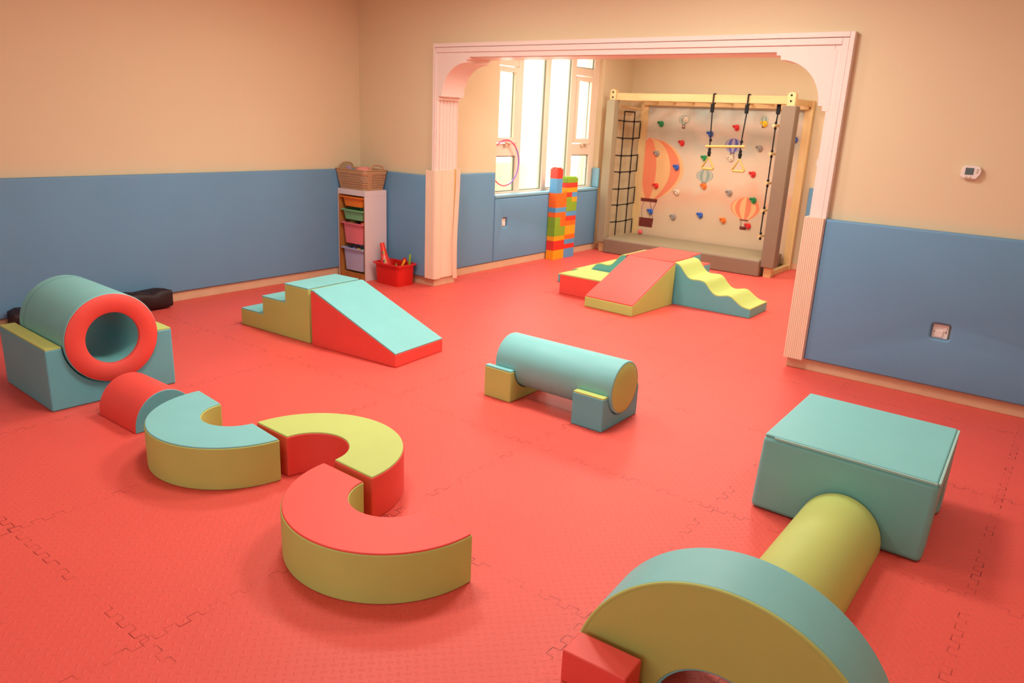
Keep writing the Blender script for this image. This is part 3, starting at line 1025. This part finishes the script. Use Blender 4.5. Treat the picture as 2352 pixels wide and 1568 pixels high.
# sleeves of brown vinyl round the front posts
obj('post_pad', join(box(1.040, 1.170, 3.425, 3.474, 0.135, 2.052), box(1.148, 1.170, 3.4745, 3.552, 0.135, 2.052)), BROWNT, t, bevel=0.012, label='olive brown padded sleeve')
obj('post_pad', join(box(3.412, 3.578, 3.405, 3.454, 0.125, 2.032), box(3.541, 3.578, 3.4545, 3.56, 0.125, 2.032)), BROWN, t, bevel=0.012, label='brown padded sleeve')

# the board: printed sky with balloons as part of its print
BY = 4.262
ORG = mat('orange_print', (0.78, 0.24, 0.12), 0.6)
SAND = mat('sand_print', (0.78, 0.48, 0.22), 0.6)
MAR = mat('maroon_print', (0.16, 0.025, 0.018), 0.6)
NAVY = mat('blue_print', (0.10, 0.12, 0.42), 0.6)
LAV = mat('lavender_print', (0.42, 0.38, 0.50), 0.6)
SAGE = mat('sage_print', (0.26, 0.36, 0.31), 0.6)
MIST = mat('mist_print', (0.48, 0.50, 0.40), 0.6)
PEACH = mat('peach_cloud_print', (0.74, 0.40, 0.25), 0.6)
board = box(1.245, 3.43, BY, 4.29, 0.06, 2.012)
XMIN = 1.247


def poly(bm, pts, mi):
    vs = [bm.verts.new((max(XMIN, x), BY - 0.0012, z)) for x, z in pts]
    try:
        f = bm.faces.new(vs)
        f.material_index = mi
    except ValueError:
        pass


def hw(tt):  # half width of a balloon envelope, tt 0 top .. 1 neck
    if tt < 0.5:
        return math.sqrt(max(0, 1 - (1 - tt / 0.5) ** 2))
    q = (tt - 0.5) / 0.5
    return 1 - 0.70 * q ** 1.9 if q > 0 else 1


def balloon(bm, cx, zt, zn, w, n, ia, ib, ibk, zb, bw, lean=0.0):
    M = 20
    for k in range(n):
        s0, s1 = math.sin(-PI / 2 + PI * k / n), math.sin(-PI / 2 + PI * (k + 1) / n)
        for i in range(M):
            t0, t1 = i / M, (i + 1) / M
            q = [(cx + s * w * hw(tt) + lean * tt, zt + (zn - zt) * tt) for tt, s in ((t0, s0), (t0, s1), (t1, s1), (t1, s0))]
            if max(p[0] for p in q) <= XMIN:
                continue
            if i == 0:
                q = [q[0], q[2], q[3]]
            poly(bm, q, ia if k % 2 == 0 else ib)
    cx += lean
    h = zn - zb
    bmw = w * 0.30
    poly(bm, [(cx - bmw, zn), (cx + bmw, zn), (cx + bmw * .95, zn - h * .12), (cx - bmw * .95, zn - h * .12)], ibk)
    poly(bm, [(cx - bw, zb), (cx + bw, zb), (cx + bw * 1.1, zb + h * .32), (cx - bw * 1.1, zb + h * .32)], ibk)
    for s in (-1, 1):
        for x0, x1 in ((bmw * .9, bw * .5), (bmw * .3, bw)):
            tk = 0.004 if w > .3 else 0.0025
            poly(bm, [(cx + s * x0 - tk, zn - h * .1), (cx + s * x0 + tk, zn - h * .1), (cx + s * x1 + tk, zb + h * .3), (cx + s * x1 - tk, zb + h * .3)], ibk)


balloon(board, 1.30, 1.578, 0.725, 0.545, 7, 2, 1, 3, 0.31, 0.115, 0.05)
balloon(board, 2.822, 0.880, 0.58, 0.205, 8, 1, 2, 3, 0.440, 0.045)
balloon(board, 2.545, 1.628, 1.44, 0.113, 7, 4, 5, 3, 1.36, 0.03)
balloon(board, 2.192, 1.195, 1.02, 0.122, 7, 6, 7, 3, 0.955, 0.03)
balloon(board, 1.802, 1.900, 1.775, 0.084, 7, 6, 7, 3, 1.72, 0.022)
balloon(board, 2.916, 1.928, 1.82, 0.060, 7, 6, 7, 3, 1.775, 0.016)
bd = obj('printed_board', board, [mural_mat(), ORG, SAND, MAR, NAVY, LAV, SAGE, MIST], t, smooth=0, label='board printed with sky and hot air balloons')
HP = [(-0.050, 0.020), (-0.036, 0.030), (-0.012, 0.026), (0.010, 0.036), (0.032, 0.030), (0.045, 0.010), (0.046, -0.016), (0.034, -0.038), (0.014, -0.046), (-0.004, -0.038), (-0.010, -0.020), (-0.022, -0.008), (-0.042, 0.004)]
HP = [(a * 1.02, b * 1.02) for a, b in HP]


def hold(x, z, col):
    rs = []
    for k, (d, s) in enumerate(((0.0, 1.0), (0.016, 1.0), (0.027, 0.86), (0.032, 0.62), (0.024, 0.30))):
        rs.append([(x + 0.006 * (1 - s) + a * s, BY - 0.001 - d, z - 0.004 * (1 - s) + b * s) for a, b in HP])
    pock = [lathe([(0, BY - 0.0352), (0.006, BY - 0.0352), (0.006, BY - 0.026), (0, BY - 0.026)], 'y', (x + dx, 0, z + dz), 12) for dx, dz in ((-0.017, 0.012), (0.022, -0.014))]
    for b_ in pock:
        for f in b_.faces:
            f.material_index = 1
    h = obj('climbing_hold', join(loft(rs), *pock), [HOLD[col], DARK], bd, smooth=60, label=col + ' climbing hold')
    return h


for x, z, cn in [(1.45, 1.774, 'green'), (1.821, 1.847, 'cream'), (2.554, 1.767, 'red'), (2.198, 1.669, 'blue'), (2.923, 1.83, 'yellow'), (1.795, 1.53, 'red'), (1.43, 1.367, 'grey'), (1.752, 1.197, 'blue'),
                 (2.154, 1.349, 'green'), (2.526, 1.37, 'cream'), (2.899, 1.52, 'grey'), (2.854, 1.185, 'red'), (1.463, 0.916, 'red'), (1.801, 0.856, 'cream'), (2.191, 0.973, 'orange'), (2.564, 0.916, 'grey'),
                 (2.909, 0.85, 'green'), (1.414, 0.545, 'blue'), (1.781, 0.506, 'grey'), (2.184, 0.574, 'blue'), (2.525, 0.541, 'orange'), (2.882, 0.504, 'red'), (3.335, 1.651, 'blue')]:
    hold(x, z, cn)

# crash mat and ball
t = thing('crash_mat', 'thick brown foam landing mat under the climbing frame', 'mat', (2.28, 3.8, 0))
obj('cover', box(1.178, 3.410, 3.385, 4.225, 0.0, 0.200), BROWN, t, bevel=0.02, seg=4)
obj('top_panel', box(1.192, 3.396, 3.400, 4.212, 0.190, 0.206), BROWNT, t, bevel=0.006, label='olive brown top')
single('ball', ball((1.335, 4.16, 0.206 + 0.034), 0.034), BALLP, 'small pink ball on crash mat at the foot of the rear post', 'ball')

# cargo net: ropes in the frame's left side
t = thing('cargo_net', 'black rope climbing net strung in the left side of the frame', 'climbing net', (1.15, 3.9, 0.2))
rows = [1.793, 1.560, 1.328, 1.100, 0.870, 0.641, 0.408]
cols = [3.745, 4.035]


def sag(y):
    return 0.012 * math.sin(PI * (y - 3.55) / 0.7)


for i, z in enumerate(rows):
    obj('cross_rope', tube([(1.15, y, z - sag(y) + (0.006 if i % 2 else 0)) for y in [3.563 + 0.668 * k / 10 for k in range(11)]], 0.0085, 8), BLACK, t)
for y in cols:
    obj('upright_rope', tube([(1.15, y, z) for z in (1.912, 1.7, 1.5, 1.2, 0.9, 0.6, 0.4, 0.206)], 0.0085, 8), BLACK, t)
    for z in rows:
        obj('knot', ball((1.15, y, z - sag(y)), 0.019, 1, 1.15, 0.85, 12, 8), BLACK, t)
obj('top_loop', tube([(1.15, 3.745, 1.912), (1.15, 4.035, 1.912)], 0.0085, 8), BLACK, t)
for z1, z0 in ((1.775, 1.575), (1.315, 1.115), (0.85, 0.66), (0.39, 0.206)):
    obj('edge_rope', tube([(1.15, 4.222, z1), (1.15, 4.222, z0)], 0.0085, 8), BLACK, t)

# trapeze with two hand rings
t = thing('trapeze', 'wooden trapeze bar with two triangle rings on black ropes', 'trapeze', (2.76, 3.47, 1.3))
for x, xb in ((2.53, 2.555), (2.970, 2.957)):
    obj('beam_strap', tube([(x, 3.475, 2.03), (x, 3.475, 2.15), (x, 3.508, 2.152), (x, 3.54, 2.15), (x, 3.54, 2.04), (x, 3.51, 2.03)], 0.010, 6, closed=True), BLACK, t)
    obj('buckle', box(x - 0.020, x + 0.020, 3.455, 3.495, 1.93, 2.035), BLACK, t, bevel=0.008)
    obj('rope', tube([(x + 0.004, 3.475, 1.935), (xb - 0.005, 3.475, 1.60), (xb, 3.475, 1.40)], 0.0085, 8), BLACK, t)
    for z, r in ((1.600, 0.018), (1.485, 0.020), (1.445, 0.024), (1.42, 0.020)):
        obj('knot', ball((xb, 3.475, z), r, 1, 1, 1.3, 12, 8), BLACK, t)
    rb = 0.0
    obj('hand_ring', tube([(xb, 3.475, 1.395), (xb + 0.078, 3.475, 1.262), (xb + 0.070, 3.475, 1.248), (xb - 0.070, 3.475, 1.248), (xb - 0.078, 3.475, 1.262)], 0.0145, 10, closed=True), PRUNG, t, label='yellow triangle ring')
obj('bar', tube([(2.500, 3.475, 1.520), (3.005, 3.475, 1.546)], 0.0165, 14), PRUNG, t, label='yellow bar')

# rope ladder at the right post
t = thing('rope_ladder', 'black rope ladder with pale wooden rungs beside the right post', 'rope ladder', (3.42, 3.52, 0.4))
LY = 3.555
for y in (LY, LY + 0.30):
    obj('side_rope', tube([(3.325, y, 2.05), (3.325, y, 1.94), (3.318, y, 1.8), (3.318, y, 1.2), (3.312, y, 0.48)], 0.0085, 8), BLACK, t)
obj('hanging_strap', box(3.305, 3.347, LY - .02, LY + .02, 1.935, 2.05), BLACK, t, bevel=0.006)
for z in (1.805, 1.478, 1.130, 0.800, 0.484):
    obj('rung', tube([(3.318, LY - 0.075, z), (3.318, LY + 0.375, z)], 0.017, 12), PINE, t)
    for y in (LY, LY + 0.30):
        obj('knot', ball((3.318, y, z + 0.032), 0.016, 1, 1, 1.2, 12, 8), BLACK, t)
        obj('knot', ball((3.318, y, z - 0.032), 0.016, 1, 1, 1.2, 12, 8), BLACK, t)

# ================================================================== HULA HOOP on the window handle
t = thing('hula_hoop', 'pink and purple hula hoop hanging from the window handle', 'hoop', (0.868, 1.475, 1.238))
for m, a0, a1 in ((HOOPP, 40, 285), (HOOPV, -75, 40)):
    obj('hoop_section', tube([(0.868, 1.475 + 0.265 * math.cos(math.radians(a0 + (a1 - a0) * k / 40)), 1.238 + 0.265 * math.sin(math.radians(a0 + (a1 - a0) * k / 40))) for k in range(41)], 0.0085, 10), m, t,
        label='pink section' if m is HOOPP else 'purple section')

# ================================================================== STORAGE UNIT, TRAYS, BASKET
t = thing('storage_unit', 'tall narrow white storage unit with pine front in the corner', 'storage unit', (0.27, -0.25, 0))
SX0, SX1, SY0, SY1, SH = 0.055, 0.487, -0.392, -0.085, 0.955
obj('side_panel', box(SX0, SX0 + 0.012, SY0, SY1, 0, 0.897), LAM, t, bevel=0.002)
obj('side_panel', box(SX1 - 0.010, SX1, SY0, SY1, 0, 0.897), LAM, t, bevel=0.002)
obj('back_panel', box(SX0 + .012, SX1 - .010, SY1 - 0.01, SY1, 0, 0.897), LAM, t)
obj('top_board', box(SX0, SX1, SY0, SY1, 0.8975, SH), LAM, t, bevel=0.002)
obj('inner_side', box(SX0 + .012, SX0 + 0.032, SY0 + .001, SY1 - .01, 0.0, 0.896), SHELFW, t, label='pine inner side')
obj('inner_side', box(SX1 - 0.020, SX1 - 0.010, SY0 + .001, SY1 - .01, 0.0, 0.896), SHELFW, t, label='pine inner side')
obj('bottom_rail', box(SX0 + .032, SX1 - .02, SY0 + .002, SY1 - .01, 0.0, 0.062), SHELFW, t, label='pine bottom rail')


def tub_bm(cx, cy, hx, hy, z0, z1, taper=0.03, rim=0.016, th=0.004, rimh=0.012, r=0.03):
    R = []
    R.append(rrect(cx, cy, hx - taper, hy - taper * .7, r, z0))
    R.append(rrect(cx, cy, hx - rim - 0.002, hy - rim, r, z1 - rimh))
    R.append(rrect(cx, cy, hx, hy, r, z1 - rimh))
    R.append(rrect(cx, cy, hx, hy, r, z1))
    R.append(rrect(cx, cy, hx - rim - th, hy - rim - th, r, z1))
    R.append(rrect(cx, cy, hx - taper - th, hy - taper * .7 - th, r, z0 + th))
    return loft(R)


TC = (SX0 + SX1) / 2 + 0.002
for col, z0, z1, lab in (('orange', 0.775, 0.880, 'shallow orange tray in the top slot of the storage unit'),
                         ('green', 0.635, 0.742, 'shallow green tray below the orange one in the storage unit'),
                         ('pink', 0.380, 0.602, 'deep pink tray below the green one in the storage unit'),
                         ('lilac', 0.085, 0.330, 'deep lilac tray of balls at the bottom of the storage unit')):
    tt = thing('storage_tray', lab, 'tray', (TC, -0.25, z0), 0, 'plastic trays in the storage unit')
    obj('tray_body', tub_bm(TC, -0.2535, 0.181, 0.146, z0, z1, 0.045, 0.022, 0.004, 0.012, 0.022), TRAY[col], tt, smooth=40)
    for s in (-1, 1):   # runners that carry it in the side grooves
        x0 = TC + s * 0.181
        obj('runner', box(min(x0, x0 + s * 0.003), max(x0, x0 + s * 0.003), -0.38, -0.12, z1 - 0.011, z1 - 0.002), TRAY[col], tt)
BC = dict(blue=mat('blue_ball_plastic', (0.12, 0.22, 0.62), 0.4), yellow=mat('yellow_ball_plastic', (0.75, 0.58, 0.08), 0.4), aqua=mat('aqua_ball_plastic', (0.03, 0.40, 0.40), 0.4),
          orange=mat('orange_ball_plastic', (0.80, 0.16, 0.02), 0.4), navy=mat('navy_ball_plastic', (0.04, 0.10, 0.22), 0.4))
for i, (cn, x, y) in enumerate((('navy', 0.165, -0.325), ('orange', 0.215, -0.285), ('blue', 0.245, -0.330), ('yellow', 0.318, -0.330), ('aqua', 0.388, -0.330))):
    single('play_ball', ball((x, y, 0.300), 0.034), BC[cn], cn.replace('navy', 'dark blue').replace('aqua', 'turquoise') + ' ball showing over the rim of the lilac tray', 'ball', 'balls in the lilac tray')
for i, z in enumerate((0.23,)):
    single('play_ball', ball((0.28, -0.25, 0.1245), 0.034), BC['blue'], 'blue ball deep inside the lilac tray', 'ball', 'balls in the lilac tray')
single('toy_car', box(0.30, 0.345, -0.33, -0.26, 0.53, 0.592), mat('violet_toy', (0.10, 0.05, 0.14), 0.5), 'dark violet toy block in the pink tray', 'toy', bevel=0.01)
single('toy_cup', lathe([(0, 0.575), (0.028, 0.575), (0.032, 0.60), (0.026, 0.612), (0, 0.606)], 'z', (0.39, -0.325, 0), 20), PL['orange'], 'orange toy piece at the right of the pink tray', 'toy')
single('toy_disc', lathe([(0, 0.575), (0.05, 0.575), (0.05, 0.60), (0.03, 0.618), (0, 0.620)], 'z', (0.20, -0.30, 0), 24), mat('olive_toy', (0.35, 0.28, 0.06), 0.5), 'olive round toy at the left of the pink tray', 'toy')


# basket with punched holes
def basket():
    bm = bmesh.new()
    cx, cy = 0.262, -0.235
    z0, z1 = SH + 0.002, SH + 0.205

    def ring_pt(hx, hy, r, s):
        # s in 0..1 around the rounded rectangle, uniform by side: 0..0.3 front, 0.3..0.5 right ...
        L = [2 * (hx - r), 2 * (hy - r), 2 * (hx - r), 2 * (hy - r)]
        A = PI / 2 * r
        tot = sum(L) + 4 * A
        d = (s % 1) * tot
        px, py = cx - hx + r, cy - hy
        ang = 0
        ctr = [(cx + hx - r, cy - hy + r), (cx + hx - r, cy + hy - r), (cx - hx + r, cy + hy - r), (cx - hx + r, cy - hy + r)]
        for i in range(4):
            dx, dy = math.cos(ang), math.sin(ang)
            if d <= L[i]:
                return px + dx * d, py + dy * d
            d -= L[i]
            px, py = px + dx * L[i], py + dy * L[i]
            if d <= A:
                a = ang - PI / 2 + d / r
                return ctr[i][0] + r * math.cos(a), ctr[i][1] + r * math.sin(a)
            d -= A
            a = ang
            px, py = ctr[i][0] + r * math.cos(a), ctr[i][1] + r * math.sin(a)
            ang += PI / 2
        return px, py
    n = 76
    us = []
    for k in range(n):
        us += [(k + 0.0) / n, (k + 0.52) / n]
    vs = [0, 0.08]
    for k in range(6):
        vs += [0.10 + k * 0.122, 0.10 + k * 0.122 + 0.055]
    vs += [0.86, 1.0]
    vs = sorted(set(vs))
    G = []
    for v in vs:
        hx = 0.205 + 0.035 * v
        hy = 0.142 + 0.030 * v
        G.append([bm.verts.new(ring_pt(hx, hy, 0.05, u) + (z0 + (z1 - z0) * v,)) for u in us])
    m = len(us)
    for j in range(len(vs) - 1):
        hv = any(abs(vs[j] - (0.10 + k * 0.122)) < 1e-6 for k in range(6))
        for i in range(m):
            if hv and i % 2 == 1:
                u = us[i]
                # solid corners and solid bands beside the handles
                per = (u * n) % n
                fr = u % 0.5
                if not (0.285 < fr < 0.335 or 0.455 < fr < 0.5 or 0.0 <= fr < 0.01):
                    continue
            bm.faces.new((G[j][i], G[j][(i + 1) % m], G[j + 1][(i + 1) % m], G[j + 1][i]))
    bm.faces.new(G[0])
    return bm


t = thing('laundry_basket', 'brown perforated plastic basket standing on the storage unit', 'basket', (0.262, -0.235, SH))
obj('basket_body', basket(), BASK, t, smooth=40, solid=0.005)
obj('rim', tube([(p[0], p[1], SH + 0.206) for p in rrect(0.262, -0.235, 0.242, 0.174, 0.05, 0, 6)], 0.006, 6, closed=True), BASK, t)
for x, s in ((0.022, -1), (0.502, 1)):
    pts = [(x, -0.235 - 0.095, SH + 0.20), (x, -0.235 - 0.085, SH + 0.235), (x - s * .006, -0.235 - 0.05, SH + 0.258), (x - s * .008, -0.235, SH + 0.262), (x - s * .006, -0.235 + 0.05, SH + 0.258), (x, -0.235 + 0.085, SH + 0.235), (x, -0.235 + 0.095, SH + 0.20)]
    bm = bmesh.new()
    q = []
    for i, p in enumerate(pts):
        q.append([(p[0] - 0.003, p[1], p[2]), (p[0] + 0.003, p[1], p[2]), (p[0] + 0.003, p[1] * 1, p[2] - 0.014), (p[0] - 0.003, p[1], p[2] - 0.014)])
    bm.free()
    obj('basket_handle', tube(pts, 0.009, 8), BASK, t)
# things in the basket
PINKC = mat('pink_cloth', (0.72, 0.30, 0.26), 0.8, 0.1, 0.35, 18, 0.3, 50)
rs = []
for k in range(9):
    e = math.sin(PI * (k + 0.6) / 9.2)
    rs.append([(0.20 + 0.028 * k, -0.245 + 0.085 * e * math.cos(a), SH + 0.203 + 0.030 * e * math.sin(a) + 0.006 * math.sin(3 * a + k * 2)) for a in [2 * PI * j / 18 for j in range(18)]])
single('folded_cloth', loft(rs), PINKC, 'crumpled pink cloth heaped in the brown basket', 'cloth', smooth=60)
single('soft_toy', ball((0.25, -0.24, SH + 0.082), 0.075, 1.6, 1.1, 0.95), BLUELT, 'pale blue soft toy seen through the basket holes', 'toy')
single('toy_block', box(0.09, 0.125, -0.29, -0.255, SH + 0.012, SH + 0.232), mat('violet_block', (0.42, 0.30, 0.55), 0.5), 'violet and pink toy stick by the left basket handle', 'toy', bevel=0.006)

# ================================================================== RED TUB AND ITS TOYS
t = thing('plastic_tub', 'red plastic tub of toys on the floor by the storage unit', 'tub', (0.755, -0.215, 0))
obj('tub_body', tub_bm(0.755, -0.222, 0.208, 0.146, 0.0, 0.228, 0.036, 0.020, 0.004, 0.014, 0.045), TRAY['red'], t, smooth=40)
# skittle-shaped bat leaning in the tub
A_, B_ = Vector((0.690, -0.245, 0.032)), Vector((0.577, -0.238, 0.414))
t = thing('toy_bat', 'red tapering toy bat with round stickers leaning in the red tub', 'toy', (0.66, -0.235, 0.01))
ts = [0, 0.06, 0.20, 0.36, 0.48, 0.58, 0.62, 0.90, 1.0]
rr = [0.030, 0.045, 0.056, 0.060, 0.054, 0.044, 0.038, 0.026, 0.024]
ax = (B_ - A_).normalized()
obj('bat_body', tube([A_ + (B_ - A_) * k for k in ts], rr, 24), PL['red'], t, smooth=50)
side = Vector((0.66, -0.75, 0)).normalized()
side = (side - ax * side.dot(ax)).normalized()
crs = ax.cross(side)
GRNS, YELS, NAVS = mat('green_sticker', (0.30, 0.50, 0.05), 0.5), mat('yellow_sticker', (0.85, 0.50, 0.03), 0.5), mat('navy_sticker', (0.02, 0.06, 0.25), 0.5)
for k, rad in ((0.73, 0.0345), (0.50, 0.0545)):
    c0 = A_ + (B_ - A_) * k + side * (rad + 0.0005)
    bm = bmesh.new()
    for i in range(3):
        vs = [bm.verts.new(c0 + side * 0.0012 * (1) + 0.016 * (math.cos(a) * crs + math.sin(a) * ax)) for a in [PI * 2 * (i / 3) + 2 * PI / 3 * j / 8 for j in range(9)]]
        vs.append(bm.verts.new(c0 + side * 0.0015))
        bm.faces.new(vs).material_index = i
    obj('sticker', bm, [GRNS, NAVS, YELS], t, smooth=0, solid=0.001, label='green, blue and yellow round sticker')
for dx in (0.0,):
    bm = bmesh.new()
    for off in (-0.008, 0.004):
        rows_ = []
        for k, rad in ((0.38, 0.0605), (0.45, 0.057), (0.55, 0.049), (0.66, 0.0365)):
            c0 = A_ + (B_ - A_) * k + side * (rad + 0.0012)
            rows_.append([bm.verts.new(c0 + crs * (off - 0.0018)), bm.verts.new(c0 + crs * (off + 0.0018))])
        for p, q in zip(rows_, rows_[1:]):
            bm.faces.new((p[0], p[1], q[1], q[0]))
    obj('white_stripe', bm, WHITEP, t, smooth=0, solid=0.001, label='white stripe')
single('toy_stick', tube([(0.885, -0.15, 0.02), (0.905, -0.145, 0.315), (0.908, -0.145, 0.325)], [0.011, 0.012, 0.008], 12), PL['green'], 'green plastic stick poking out of the red tub', 'toy')
t = thing('toy_maraca', 'dark red toy maraca resting in the right of the red tub', 'toy', (0.86, -0.21, 0.05))
obj('maraca_head', ball((0.872, -0.195, 0.265), 0.028), mat('dark_red_plastic', (0.42, 0.015, 0.015), 0.4), t)
obj('maraca_handle', tube([(0.870, -0.195, 0.245), (0.85, -0.19, 0.03)], [0.011, 0.009], 12), mat('dark_red_handle', (0.42, 0.015, 0.015), 0.4), t)
single('toy_flute', tube([(0.80, -0.285, 0.02), (0.893, -0.240, 0.225), (0.907, -0.233, 0.26), (0.912, -0.231, 0.275)], [0.010, 0.012, 0.013, 0.011], 12), PL['yellow'], 'yellow toy flute poking out of the red tub', 'toy')
single('toy_cone', lathe([(0, 0.02), (0.028, 0.02), (0.012, 0.20), (0.003, 0.242), (0, 0.244)], 'z', (0.852, -0.295, 0), 16), PL['green'], 'green toy tip just showing in the red tub', 'toy')
